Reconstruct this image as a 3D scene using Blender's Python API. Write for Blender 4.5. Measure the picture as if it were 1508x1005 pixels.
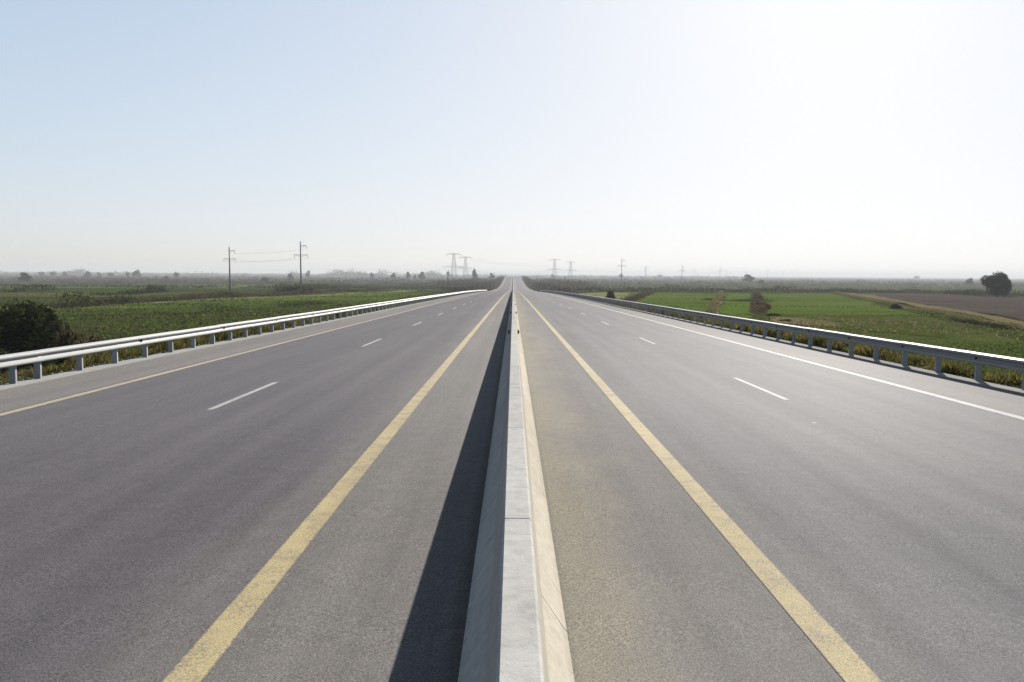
import bpy, math, random
import numpy as np
from mathutils import Vector, Matrix, Euler

for o in list(bpy.data.objects):
    bpy.data.objects.remove(o, do_unlink=True)
S = bpy.context.scene
C = S.collection
R = math.radians
rng = np.random.default_rng(7)
random.seed(7)

# ------------------------------------------------------------ camera
W0, H0, F0 = 1508.0, 1005.0, 1173.0
CAM_H = 2.475
cam_d = bpy.data.cameras.new('camera')
cam_d.sensor_width = 36.0
cam_d.lens = F0 / W0 * 36.0
cam_d.clip_start = 0.05
cam_d.clip_end = 60000
cam = bpy.data.objects.new('camera', cam_d)
C.objects.link(cam)
PITCH, YAW, ROLL = 4.80, 0.05, 0.36
cam.matrix_world = (Matrix.Translation((0, 0, CAM_H)) @ Matrix.Rotation(R(YAW), 4, 'Z')
                    @ Matrix.Rotation(R(90 - PITCH), 4, 'X') @ Matrix.Rotation(R(ROLL), 4, 'Z'))
S.camera = cam
S.render.resolution_x, S.render.resolution_y = 1024, 682

# ------------------------------------------------------------ sky, sun, exposure
SUN_EL, SUN_AZ = 23.8, 22.0           # azimuth to the right of the road's direction
w = bpy.data.worlds.new('World')
S.world = w
w.use_nodes = True
nt = w.node_tree
nt.nodes.clear()
out = nt.nodes.new('ShaderNodeOutputWorld')
bg = nt.nodes.new('ShaderNodeBackground')
sky = nt.nodes.new('ShaderNodeTexSky')
sky.sky_type = 'NISHITA'
sky.sun_disc = False
sky.sun_elevation = R(SUN_EL)
sky.sun_rotation = R(SUN_AZ)
sky.altitude = 0
sky.air_density = 1.0
sky.dust_density = 0.8
sky.ozone_density = 1.5
hs = nt.nodes.new('ShaderNodeHueSaturation')
hs.inputs['Saturation'].default_value = 0.85
nt.links.new(sky.outputs[0], hs.inputs['Color'])
# milky summer air: the sky's glow saturates softly towards the sun
SKY_MAX, SKY_HALF = (6.2, 6.25, 6.4), (3.9, 3.5, 2.9)
va = nt.nodes.new('ShaderNodeVectorMath'); va.operation = 'ADD'; va.inputs[1].default_value = SKY_HALF
vd = nt.nodes.new('ShaderNodeVectorMath'); vd.operation = 'DIVIDE'
vs = nt.nodes.new('ShaderNodeVectorMath'); vs.operation = 'MULTIPLY'; vs.inputs[1].default_value = SKY_MAX
nt.links.new(hs.outputs[0], va.inputs[0]); nt.links.new(hs.outputs[0], vd.inputs[0]); nt.links.new(va.outputs[0], vd.inputs[1])
nt.links.new(vd.outputs[0], vs.inputs[0]); nt.links.new(vs.outputs[0], bg.inputs['Color'])
bg.inputs['Strength'].default_value = 0.05
nt.links.new(bg.outputs[0], out.inputs[0])

sd = bpy.data.lights.new('sun', 'SUN')
sd.energy = 4.3
sd.angle = R(0.53)
sd.color = (1.0, 0.945, 0.875)
sun = bpy.data.objects.new('sun', sd)
C.objects.link(sun)
sdir = Vector((math.sin(R(SUN_AZ)) * math.cos(R(SUN_EL)), math.cos(R(SUN_AZ)) * math.cos(R(SUN_EL)), math.sin(R(SUN_EL))))
sun.rotation_euler = (-sdir).to_track_quat('-Z', 'Y').to_euler()
sun.location = (300, 700, 400)

S.view_settings.view_transform = 'Standard'
S.view_settings.look = 'None'
S.view_settings.gamma = 1.0
S.view_settings.use_curve_mapping = False
S.view_settings.exposure = 1.92
HAZE_DENSITY = 0.00022
S.cycles.max_bounces = 6
S.cycles.transparent_max_bounces = 6
S.cycles.volume_bounces = 1

# ------------------------------------------------------------ profile of road and plain
_ry = np.array([-60, 0, 100, 200, 280, 350, 420, 500, 580, 650, 720, 782, 880, 1000, 1120, 1224, 1330, 1500, 1800, 2100, 3000], float)
_rz = np.array([.74, 0, -1.24, -2.60, -3.90, -5.25, -6.50, -7.55, -8.25, -8.55, -8.5, -8.15, -6.9, -5.0, -3.45, -2.8, -3.1, -4.7, -7.8, -8.6, -8.8])
# smooth table
_ty = np.arange(-60, 3001, 2.0)
_tz = np.interp(_ty, _ry, _rz)
for _ in range(60):
    _tz[1:-1] = (_tz[:-2] + 2 * _tz[1:-1] + _tz[2:]) / 4
def zr(y):
    return np.interp(y, _ty, _tz)
def plain(y):
    return np.interp(y, [-100, 80, 400, 650, 1400], [-3.2, -3.2, -5.8, -9.6, -10.0])
def zg(x, y):
    x = np.asarray(x, float); y = np.asarray(y, float)
    a = np.abs(x)
    bank = zr(y) - 0.10 - 0.50 * np.maximum(a - 13.5, 0) - np.where(a < 12.2, 0.06, 0)
    und = 0.10 * np.sin(x * 0.11 + y * 0.05) + 0.08 * np.sin(y * 0.083 - x * 0.037)
    pl = plain(y) + und * (a > 14)
    pl = np.minimum(pl, zr(y) - 0.9 + np.maximum(a - 26, 0) * 0.05)
    return np.maximum(np.where(a < 2500, bank, -99), pl)

Mc = cam.matrix_world.copy()
def ray(px, py):
    d = Vector(((px - W0 / 2) / F0, -(py - H0 / 2) / F0, -1))
    return (Mc.to_3x3() @ d)
def onground(px, py):
    """point of the plain seen at a place of the photograph"""
    d = ray(px, py)
    lo, hi = 5.0, 11000.0
    f = lambda t: CAM_H + d.z * t - float(plain(d.y * t))
    if f(hi) > 0: return (d.x * hi, d.y * hi)
    for _ in range(50):
        m = (lo + hi) / 2
        if f(m) > 0: lo = m
        else: hi = m
    return (d.x * lo, d.y * lo)
def atdist(px, Y):
    """x of a thing seen in column px at the distance Y"""
    d = ray(px, 415)
    return d.x / d.y * Y

# ------------------------------------------------------------ materials
def mat(name):
    m = bpy.data.materials.new(name)
    m.use_nodes = True
    n = m.node_tree
    b = n.nodes['Principled BSDF']
    return m, n, b
def N(n, typ, **kw):
    x = n.nodes.new(typ)
    for k, v in kw.items():
        if k.startswith('i_'):
            x.inputs[k[2:].replace('_', ' ')].default_value = v
        else:
            setattr(x, k, v)
    return x
def coords(n, scale=(1, 1, 1), src='Object'):
    t = N(n, 'ShaderNodeTexCoord'); mp = N(n, 'ShaderNodeMapping')
    mp.inputs['Scale'].default_value = scale
    n.links.new(t.outputs[src], mp.inputs[0])
    return mp.outputs[0]
def noise(n, vec, scale, detail=4, rough=0.55):
    x = N(n, 'ShaderNodeTexNoise')
    x.inputs['Scale'].default_value = scale; x.inputs['Detail'].default_value = detail
    x.inputs['Roughness'].default_value = rough
    n.links.new(vec, x.inputs['Vector'])
    return x.outputs['Fac']
def ramp(n, fac, stops):
    r = N(n, 'ShaderNodeValToRGB')
    e = r.color_ramp.elements
    while len(e) < len(stops): e.new(0.5)
    for k, (p, c) in enumerate(stops):
        e[k].position = p
        e[k].color = (*c, 1) if len(c) == 3 else c
    n.links.new(fac, r.inputs[0])
    return r.outputs[0]
def g3(v): return (v, v, v)
def mix(n, fac, a, b, mode='MIX'):
    x = N(n, 'ShaderNodeMix', data_type='RGBA', blend_type=mode)
    for s, v in ((x.inputs[0], fac), (x.inputs[6], a), (x.inputs[7], b)):
        if hasattr(v, 'links'): n.links.new(v, s)
        elif isinstance(v, tuple): s.default_value = (*v, 1)
        else: s.default_value = v
    return x.outputs[2]
def math_(n, op, a, b=None, c=None, clamp=False):
    x = N(n, 'ShaderNodeMath', operation=op, use_clamp=clamp)
    for k, v in enumerate((a, b, c)):
        if v is None: continue
        if hasattr(v, 'links'): n.links.new(v, x.inputs[k])
        else: x.inputs[k].default_value = v
    return x.outputs[0]
def maprange(n, v, a, b, c=0.0, d=1.0, smooth=True):
    x = N(n, 'ShaderNodeMapRange')
    if smooth: x.interpolation_type = 'SMOOTHSTEP'
    n.links.new(v, x.inputs[0])
    for k, q in enumerate((a, b, c, d)): x.inputs[k + 1].default_value = q
    return x.outputs[0]
def bump(n, b, h, strength, dist):
    x = N(n, 'ShaderNodeBump'); x.inputs['Strength'].default_value = strength; x.inputs['Distance'].default_value = dist
    n.links.new(h, x.inputs['Height']); n.links.new(x.outputs[0], b.inputs['Normal'])

def sheen(n, b, fac, rough):
    """rough stone (plain diffuse) with a little polished aggregate on top"""
    b.inputs['Specular IOR Level'].default_value = 0.0
    b.inputs['Roughness'].default_value = 1.0
    for l in list(b.inputs['Roughness'].links): n.links.remove(l)
    df = N(n, 'ShaderNodeBsdfDiffuse'); gl = N(n, 'ShaderNodeBsdfGlossy'); gl.inputs['Roughness'].default_value = rough
    gl.inputs['Color'].default_value = (1, 1, 1, 1)
    n.links.new(b.inputs['Base Color'].links[0].from_socket, df.inputs['Color'])
    if b.inputs['Normal'].links:
        for q in (df, gl): n.links.new(b.inputs['Normal'].links[0].from_socket, q.inputs['Normal'])
    ms = N(n, 'ShaderNodeMixShader')
    lw = N(n, 'ShaderNodeLayerWeight'); n.links.new(maprange(n, lw.outputs['Facing'], 0.70, 0.985, fac, fac * 3.8), ms.inputs[0])
    n.links.new(df.outputs[0], ms.inputs[1]); n.links.new(gl.outputs[0], ms.inputs[2])
    n.links.new(ms.outputs[0], n.nodes['Material Output'].inputs[0])
def m_asphalt():
    m, n, b = mat('asphalt')
    v = coords(n)
    sp = N(n, 'ShaderNodeSeparateXYZ'); n.links.new(v, sp.inputs[0])
    X = sp.outputs[0]; AX = math_(n, 'ABSOLUTE', X)
    lane = (0.052, 0.0487, 0.0527)
    shoulder = (0.084, 0.079, 0.073)
    # inner shoulder | lanes | outer shoulder
    wob = math_(n, 'MULTIPLY', math_(n, 'SUBTRACT', noise(n, coords(n, (1, .15, 1)), 1.5, 3), 0.5), 0.9)
    AXw = math_(n, 'ADD', AX, wob)
    inner = maprange(n, AXw, 1.7, 3.2, 1, 0)
    outer = maprange(n, AX, 9.55, 9.75, 0, 1)
    side = math_(n, 'MAXIMUM', inner, outer)
    right = maprange(n, X, -0.2, 0.6, 0, 1)
    lanecol = mix(n, right, lane, (0.074, 0.072, 0.073))  # right lanes lightened in the colour, standing in for sheen towards the sun
    col = mix(n, side, lanecol, shoulder)
    # long worn tyre paths
    st = noise(n, coords(n, (1.0, 0.012, 1)), 1.6, 4, 0.6)
    col = mix(n, 0.42, col, ramp(n, st, [(0.3, g3(0.62)), (0.7, g3(1.35))]), 'MULTIPLY')
    big = noise(n, coords(n, (1, .35, 1)), 0.35, 6, 0.65)
    col = mix(n, 0.5, col, ramp(n, big, [(0.3, (.82, .80, .86)), (0.72, (1.22, 1.20, 1.14))]), 'MULTIPLY')
    med = noise(n, v, 4.5, 6, 0.7)
    col = mix(n, 0.5, col, ramp(n, med, [(0.3, g3(0.82)), (0.7, g3(1.18))]), 'MULTIPLY')
    # wind-blown dust along the barrier's right foot
    dn = noise(n, coords(n, (1, .4, 1)), 1.1, 5, 0.6)
    dx = math_(n, 'ADD', X, math_(n, 'MULTIPLY', math_(n, 'SUBTRACT', dn, 0.5), 2.2))
    dm = math_(n, 'MULTIPLY', maprange(n, dx, 1.7, 0.2, 0, 1), maprange(n, X, 0.0, 0.3, 0, 1))
    col = mix(n, math_(n, 'MULTIPLY', dm, 0.55), col, (0.150, 0.134, 0.094))
    # darker band in the corner beside the barrier
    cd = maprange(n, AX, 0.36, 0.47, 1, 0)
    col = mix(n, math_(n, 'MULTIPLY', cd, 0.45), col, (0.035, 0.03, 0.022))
    # dark smudges and paint flecks
    sm = noise(n, coords(n, (1, .6, 1)), 0.8, 2)
    col = mix(n, maprange(n, sm, 0.72, 0.80, 0, 0.4), col, (0.028, 0.026, 0.028))
    vo = N(n, 'ShaderNodeTexVoronoi'); vo.inputs['Scale'].default_value = 0.55
    n.links.new(noise_vec(n, v), vo.inputs['Vector'])
    fl = math_(n, 'MULTIPLY', math_(n, 'LESS_THAN', vo.outputs['Distance'], 0.024), math_(n, 'GREATER_THAN', X, 3.0))
    col = mix(n, math_(n, 'MULTIPLY', fl, 0.6), col, (0.35, 0.34, 0.33))
    # aggregate
    ag = noise(n, v, 80, 2, 0.75)
    ag2 = noise(n, v, 34, 3, 0.7)
    col = mix(n, 0.85, col, ramp(n, ag, [(0.34, g3(0.48)), (0.5, g3(1.0)), (0.66, g3(1.70))]), 'MULTIPLY')
    col = mix(n, 0.6, col, ramp(n, ag2, [(0.35, g3(0.72)), (0.65, g3(1.30))]), 'MULTIPLY')
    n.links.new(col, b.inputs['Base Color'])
    b.inputs['Roughness'].default_value = 0.62
    b.inputs['Specular IOR Level'].default_value = 0.05
    n.links.new(math_(n, 'ADD', 0.72, math_(n, 'MULTIPLY', st, 0.16)), b.inputs['Roughness'])
    h = math_(n, 'ADD', ag, ag2)
    bump(n, b, h, 0.35, 0.004)
    sheen(n, b, 0.011, 0.74)
    return m
def noise_vec(n, v):
    x = N(n, 'ShaderNodeTexNoise'); x.inputs['Scale'].default_value = 9; x.inputs['Detail'].default_value = 2
    n.links.new(v, x.inputs['Vector'])
    s = N(n, 'ShaderNodeVectorMath', operation='SCALE'); s.inputs['Scale'].default_value = 0.12
    n.links.new(x.outputs['Color'], s.inputs[0])
    a = N(n, 'ShaderNodeVectorMath', operation='ADD')
    n.links.new(v, a.inputs[0]); n.links.new(s.outputs[0], a.inputs[1])
    return a.outputs[0]
def m_paint(name, c, wear, under=(0.07, 0.066, 0.064)):
    m, n, b = mat(name)
    v = coords(n)
    a = noise(n, v, 60, 3, 0.7); c2 = noise(n, v, 3.5, 5, 0.65); c3 = noise(n, coords(n, (1, .08, 1)), 2.2, 3)
    f = math_(n, 'ADD', math_(n, 'MULTIPLY', a, 0.6), math_(n, 'MULTIPLY', c2, 0.4))
    f = maprange(n, f, wear - 0.05, wear + 0.09, 1, 0)
    col = mix(n, 0.5, c, ramp(n, c3, [(0.3, g3(0.75)), (0.7, g3(1.15))]), 'MULTIPLY')
    col = mix(n, math_(n, 'MULTIPLY', f, 0.75), col, under)
    gx = N(n, 'ShaderNodeSeparateXYZ'); n.links.new(coords(n, src='Generated'), gx.inputs[0])
    ed = math_(n, 'SUBTRACT', 0.5, math_(n, 'ABSOLUTE', math_(n, 'SUBTRACT', gx.outputs[0], 0.5)))
    en = math_(n, 'MULTIPLY', math_(n, 'SUBTRACT', noise(n, v, 40, 4, .7), 0.40), 0.32)
    col = mix(n, math_(n, 'MULTIPLY', math_(n, 'LESS_THAN', ed, en), 0.8), col, under)
    col = mix(n, 0.8, col, ramp(n, noise(n, v, 80, 2, .7), [(0.34, g3(0.60)), (0.66, g3(1.30))]), 'MULTIPLY')
    n.links.new(col, b.inputs['Base Color'])
    b.inputs['Roughness'].default_value = 0.8
    b.inputs['Specular IOR Level'].default_value = 0.07
    bump(n, b, noise(n, v, 95, 2, .7), 0.3, 0.003)
    sheen(n, b, 0.016, 0.74)
    return m
def m_concrete(name, c, mottled=0.5, bounce_and_dirt=False):
    m, n, b = mat(name)
    g = N(n, 'ShaderNodeNewGeometry')
    def nz(s, d=5, r=.6, sc=(1, 1, 1)):
        mp = N(n, 'ShaderNodeMapping'); mp.inputs['Scale'].default_value = sc
        n.links.new(g.outputs['Position'], mp.inputs[0]); return noise(n, mp.outputs[0], s, d, r)
    oi = N(n, 'ShaderNodeObjectInfo')
    col = mix(n, mottled, c, ramp(n, nz(9), [(0.3, g3(0.70)), (0.5, g3(1)), (0.7, g3(1.15))]), 'MULTIPLY')
    col = mix(n, 0.5, col, ramp(n, nz(2.0, 6, .7, (1, .5, 2)), [(0.32, (.80, .79, .76)), (0.65, (1.10, 1.10, 1.10))]), 'MULTIPLY')
    col = mix(n, 1.0, col, ramp(n, oi.outputs['Random'], [(0, g3(0.93)), (1, g3(1.05))]), 'MULTIPLY')
    # air holes and small stains
    vo = N(n, 'ShaderNodeTexVoronoi'); vo.inputs['Scale'].default_value = 22
    n.links.new(g.outputs['Position'], vo.inputs['Vector'])
    pore = maprange(n, vo.outputs['Distance'], 0.05, 0.14, 1, 0)
    gate = math_(n, 'GREATER_THAN', nz(3.1, 2), 0.55)
    col = mix(n, math_(n, 'MULTIPLY', math_(n, 'MULTIPLY', pore, gate), 0.55), col, (0.12, 0.11, 0.10))
    col = mix(n, 0.5, col, ramp(n, nz(120, 2, .7), [(0.3, g3(0.8)), (0.7, g3(1.15))]), 'MULTIPLY')
    n.links.new(col, b.inputs['Base Color'])
    if bounce_and_dirt:
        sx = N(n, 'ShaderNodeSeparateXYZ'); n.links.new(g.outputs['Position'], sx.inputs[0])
        # warm road bounce light painted on the right-hand face, tyre dirt on both feet, streaks run down
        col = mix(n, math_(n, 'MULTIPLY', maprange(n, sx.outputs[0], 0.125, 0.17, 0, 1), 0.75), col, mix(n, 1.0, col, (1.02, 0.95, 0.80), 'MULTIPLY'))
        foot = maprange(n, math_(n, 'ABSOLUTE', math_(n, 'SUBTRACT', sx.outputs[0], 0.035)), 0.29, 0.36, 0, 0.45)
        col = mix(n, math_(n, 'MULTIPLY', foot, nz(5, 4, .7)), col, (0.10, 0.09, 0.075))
        run = ramp(n, nz(7, 3, .6, (.3, 1.6, .2)), [(0.55, g3(1)), (0.72, g3(0.72))])
        col = mix(n, 0.6, col, run, 'MULTIPLY')
        chip = ramp(n, nz(38, 3, .7), [(0.63, g3(1)), (0.70, g3(0.62))])
        col = mix(n, 0.7, col, chip, 'MULTIPLY')
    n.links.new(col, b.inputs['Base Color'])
    b.inputs['Roughness'].default_value = 1.0
    b.inputs['Specular IOR Level'].default_value = 0.0
    bump(n, b, math_(n, 'ADD', nz(60, 4, .7), math_(n, 'MULTIPLY', nz(6), 1.5)), 0.35, 0.006)
    return m
def m_steel(name, c, rough=0.45, metal=0.75):
    m, n, b = mat(name)
    g = N(n, 'ShaderNodeNewGeometry')
    mp = N(n, 'ShaderNodeMapping'); n.links.new(g.outputs['Position'], mp.inputs[0])
    a = noise(n, mp.outputs[0], 14, 5, .65)
    oi = N(n, 'ShaderNodeObjectInfo')
    col = mix(n, 0.6, c, ramp(n, a, [(0.3, g3(0.78)), (0.7, g3(1.12))]), 'MULTIPLY')
    col = mix(n, 1.0, col, ramp(n, oi.outputs['Random'], [(0, g3(0.90)), (1, g3(1.05))]), 'MULTIPLY')
    n.links.new(col, b.inputs['Base Color'])
    n.links.new(maprange(n, a, 0.3, 0.7, rough - .08, rough + .1), b.inputs['Roughness'])
    b.inputs['Metallic'].default_value = metal
    return m
def m_plain(name, c, rough=0.7, var=0.3, scale=8):
    m, n, b = mat(name)
    v = coords(n)
    col = mix(n, var, c, ramp(n, noise(n, v, scale, 4), [(0.3, g3(0.5)), (0.7, g3(1.45))]), 'MULTIPLY')
    n.links.new(col, b.inputs['Base Color']); b.inputs['Roughness'].default_value = rough
    return m
def m_leaf(name, c1, c2, scale=0.6, trans=0.35):
    m, n, b = mat(name)
    g = N(n, 'ShaderNodeNewGeometry')
    a = noise(n, g.outputs['Position'], scale, 3, .6)
    col = mix(n, ramp(n, a, [(0.35, g3(0)), (0.65, g3(1))]), c1, c2)
    r = ramp(n, g.outputs['Random Per Island'], [(0, g3(0.65)), (1, g3(1.3))])
    col = mix(n, 1.0, col, r, 'MULTIPLY')
    col = mix(n, 1.0, col, g3(0.55), 'MULTIPLY')
    n.links.new(col, b.inputs['Base Color']); b.inputs['Roughness'].default_value = 1.0
    b.inputs['Specular IOR Level'].default_value = 0.0
    t = N(n, 'ShaderNodeBsdfTranslucent'); n.links.new(col, t.inputs[0])
    ms = N(n, 'ShaderNodeMixShader'); ms.inputs[0].default_value = trans
    n.links.new(b.outputs[0], ms.inputs[1]); n.links.new(t.outputs[0], ms.inputs[2])
    n.links.new(ms.outputs[0], n.nodes['Material Output'].inputs[0])
    return m
def m_field(name, ca, cb, cc, scale=0.05, stretch=(1, 1, 1), fine=1.2, patch=0.5):
    m, n, b = mat(name)
    v = coords(n, stretch); v0 = coords(n)
    col = ramp(n, noise(n, v, scale, 6, .65), [(0.30, ca), (0.5, cb), (0.70, cc)])
    col = mix(n, patch, col, ramp(n, noise(n, v, scale * 7, 5, .7), [(0.3, g3(0.55)), (0.7, g3(1.4))]), 'MULTIPLY')
    col = mix(n, 0.6, col, ramp(n, noise(n, v0, fine, 4, .7), [(0.3, g3(0.55)), (0.7, g3(1.4))]), 'MULTIPLY')
    col = mix(n, 1.0, col, g3(0.42), 'MULTIPLY')
    n.links.new(col, b.inputs['Base Color']); b.inputs['Roughness'].default_value = 0.95
    b.inputs['Specular IOR Level'].default_value = 0.0
    bump(n, b, noise(n, v0, fine, 5, .7), 0.8, 0.25)
    return m
def m_ground():
    m, n, b = mat('rough_grassland')
    v0 = coords(n)
    v = coords(n, (0.35, 1, 1))
    # parcels of land
    vo = N(n, 'ShaderNodeTexVoronoi'); vo.inputs['Scale'].default_value = 0.011
    n.links.new(noise_big(n, v), vo.inputs['Vector'])
    sp = N(n, 'ShaderNodeSeparateColor'); n.links.new(vo.outputs['Color'], sp.inputs[0])
    par = ramp(n, sp.outputs[0], [(0.0, (.045, .052, .024)), (0.25, (.052, .078, .022)), (0.45, (.065, .068, .034)),
                                  (0.65, (.058, .105, .024)), (0.85, (.085, .080, .050)), (1.0, (.036, .046, .022))])
    rough = ramp(n, noise(n, v, 0.05, 6, .7), [(0.32, (.034, .044, .014)), (0.5, (.055, .075, .020)), (0.68, (.088, .082, .036))])
    dist = N(n, 'ShaderNodeSeparateXYZ'); n.links.new(v0, dist.inputs[0])
    far = maprange(n, dist.outputs[1], 180, 420, 0, 0.8)
    col = mix(n, far, rough, par)
    col = mix(n, 0.6, col, ramp(n, noise(n, v0, 0.35, 6, .7), [(0.3, g3(0.5)), (0.7, g3(1.45))]), 'MULTIPLY')
    col = mix(n, 0.5, col, ramp(n, noise(n, v0, 3.0, 4, .7), [(0.3, g3(0.5)), (0.7, g3(1.45))]), 'MULTIPLY')
    col = mix(n, 1.0, col, g3(0.42), 'MULTIPLY')
    n.links.new(col, b.inputs['Base Color']); b.inputs['Roughness'].default_value = 0.95
    b.inputs['Specular IOR Level'].default_value = 0.0
    bump(n, b, noise(n, v0, 2.0, 6, .75), 0.8, 0.25)
    return m
def noise_big(n, v):
    x = N(n, 'ShaderNodeTexNoise'); x.inputs['Scale'].default_value = 0.02; x.inputs['Detail'].default_value = 3
    n.links.new(v, x.inputs['Vector'])
    s = N(n, 'ShaderNodeVectorMath', operation='SCALE'); s.inputs['Scale'].default_value = 40
    n.links.new(x.outputs['Color'], s.inputs[0])
    a = N(n, 'ShaderNodeVectorMath', operation='ADD')
    n.links.new(v, a.inputs[0]); n.links.new(s.outputs[0], a.inputs[1])
    return a.outputs[0]

ASPH = m_asphalt()
YEL = m_paint('yellow_road_paint', (0.240, 0.197, 0.105), 0.43)
WHI = m_paint('white_road_paint', (0.235, 0.232, 0.226), 0.42)
CREAM = m_paint('worn_cream_road_paint', (0.225, 0.192, 0.130), 0.42)
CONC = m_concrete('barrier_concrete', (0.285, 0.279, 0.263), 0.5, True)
KERB = m_concrete('edging_concrete', (0.20, 0.195, 0.185), 0.4)
POLEC = m_concrete('pole_concrete', (0.22, 0.215, 0.215), 0.3)
STEEL = m_steel('galvanised_steel', (0.195, 0.20, 0.20), 0.65, 0.25)
POSTM = m_steel('post_steel', (0.20, 0.215, 0.225), 0.6, 0.3)
LATT = m_steel('lattice_steel', (0.25, 0.26, 0.27), 0.6, 0.4)
WIRE = m_plain('wire', (0.06, 0.06, 0.065), 1.0, 0.1)
WIRE.node_tree.nodes['Principled BSDF'].inputs['Specular IOR Level'].default_value = 0.0
REFL = m_plain('red_reflector_plastic', (0.10, 0.012, 0.016), 0.3, 0.1)
BLACK = m_plain('black_plastic', (0.02, 0.018, 0.018), 0.5, 0.1)
BARK = m_plain('bark', (0.07, 0.055, 0.045), 0.9, 0.5)
INSUL = m_plain('insulator_glass', (0.12, 0.13, 0.14), 0.3, 0.1)
GROUND = m_ground()
LEAF_D = m_leaf('dark_leaves', (.026, .036, .014), (.050, .062, .024), 0.6, .3)
LEAF_G = m_leaf('green_leaves', (.045, .062, .022), (.075, .092, .032), 0.8)
LEAF_B = m_leaf('dry_brown_leaves', (.070, .060, .032), (.110, .085, .050), 0.8)
LEAF_P = m_leaf('grey_scrub_leaves', (.055, .050, .045), (.080, .072, .060), 0.3)
WEED = m_leaf('yellow_green_weeds', (.075, .085, .018), (.150, .125, .035), 0.9, .45)
GRASS = m_leaf('field_grass', (.070, .095, .024), (.105, .130, .036), 0.06, .35)
STRAW = m_leaf('straw_grass', (.130, .120, .050), (.180, .150, .080), 0.15, .4)
REED = m_leaf('brown_reeds', (.060, .058, .030), (.100, .082, .050), 0.1, .3)

# ------------------------------------------------------------ mesh helpers
def obj(name, me, parent=None, material=None, kind=None, label=None, cat=None, group=None):
    o = bpy.data.objects.new(name, me)
    C.objects.link(o)
    if material and me is not None and len(me.materials) == 0: me.materials.append(material)
    if parent: o.parent = parent
    if kind: o['kind'] = kind
    if label: o['label'] = label
    if cat: o['category'] = cat
    if group: o['group'] = group
    return o
def mesh(name, verts, faces, smooth=False):
    me = bpy.data.meshes.new(name)
    me.from_pydata([tuple(map(float, v)) for v in verts], [], [tuple(map(int, f)) for f in faces])
    if smooth: me.polygons.foreach_set('use_smooth', [True] * len(me.polygons))
    me.update()
    return me
def fast_mesh(name, V, k):
    """V: (n*k, 3) array, every k vertices make one face"""
    V = np.asarray(V, np.float32).reshape(-1, 3)
    nf = len(V) // k
    me = bpy.data.meshes.new(name)
    me.vertices.add(len(V)); me.vertices.foreach_set('co', V.ravel())
    me.loops.add(len(V)); me.loops.foreach_set('vertex_index', np.arange(len(V), dtype=np.int32))
    me.polygons.add(nf)
    me.polygons.foreach_set('loop_start', np.arange(0, len(V), k, dtype=np.int32))
    me.update(calc_edges=True)
    return me
def box(V, Fc, c, s, rot=None):
    b = len(V)
    for dx in (-.5, .5):
        for dy in (-.5, .5):
            for dz in (-.5, .5):
                p = Vector((dx * s[0], dy * s[1], dz * s[2]))
                if rot: p = rot @ p
                V.append((c[0] + p.x, c[1] + p.y, c[2] + p.z))
    for f in ((0, 1, 3, 2), (4, 6, 7, 5), (0, 4, 5, 1), (2, 3, 7, 6), (0, 2, 6, 4), (1, 5, 7, 3)):
        Fc.append(tuple(b + i for i in f))
def bar(V, Fc, a, b_, r1, r2=None, n=6):
    a = Vector(a); b_ = Vector(b_); r2 = r1 if r2 is None else r2
    d = (b_ - a).normalized()
    u = d.orthogonal().normalized(); v = d.cross(u)
    k = len(V)
    for p, r in ((a, r1), (b_, r2)):
        for i in range(n):
            t = 2 * math.pi * i / n + math.pi / 4
            V.append(tuple(p + (u * math.cos(t) + v * math.sin(t)) * r))
    for i in range(n):
        j = (i + 1) % n
        Fc.append((k + i, k + j, k + n + j, k + n + i))
    Fc.append(tuple(k + i for i in range(n))[::-1]); Fc.append(tuple(k + n + i for i in range(n)))
def extrude(profile, L, closed=True, nseg=1, smooth=False, name='m', caps=True):
    """profile of (x, z) swept along +y"""
    V = []; Fc = []; n = len(profile)
    for s in range(nseg + 1):
        for (x, z) in profile: V.append((x, L * s / nseg, z))
    for s in range(nseg):
        for i in range(n if closed else n - 1):
            j = (i + 1) % n
            Fc.append((s * n + i, s * n + j, (s + 1) * n + j, (s + 1) * n + i))
    if caps and closed:
        Fc.append(tuple(range(n))[::-1]); Fc.append(tuple(range(nseg * n, nseg * n + n)))
    return mesh(name, V, Fc, smooth)

# ------------------------------------------------------------ ground
ys = np.unique(np.concatenate([np.arange(-60, 100, 4), np.arange(100, 2100, 10), np.geomspace(2100, 12000, 24)]))
xs_h = np.unique(np.concatenate([[0, 6, 12.0, 12.3, 12.9, 13.5], np.arange(14.5, 46, 1.5), np.geomspace(48, 11500, 44)]))
xs = np.concatenate([-xs_h[::-1], xs_h[1:]])
GX, GY = np.meshgrid(xs, ys)
GZ = zg(GX, GY)
GZ = np.where(GY > 2500, np.minimum(GZ, -10.0), GZ)
nv = len(xs)
V = np.stack([GX, GY, GZ], -1).reshape(-1, 3)
idx = np.arange(len(V)).reshape(GX.shape)
Fq = np.stack([idx[:-1, :-1], idx[:-1, 1:], idx[1:, 1:], idx[1:, :-1]], -1).reshape(-1, 4)
obj('ground', mesh('ground', V, Fq, True), material=GROUND, kind='structure')

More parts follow.
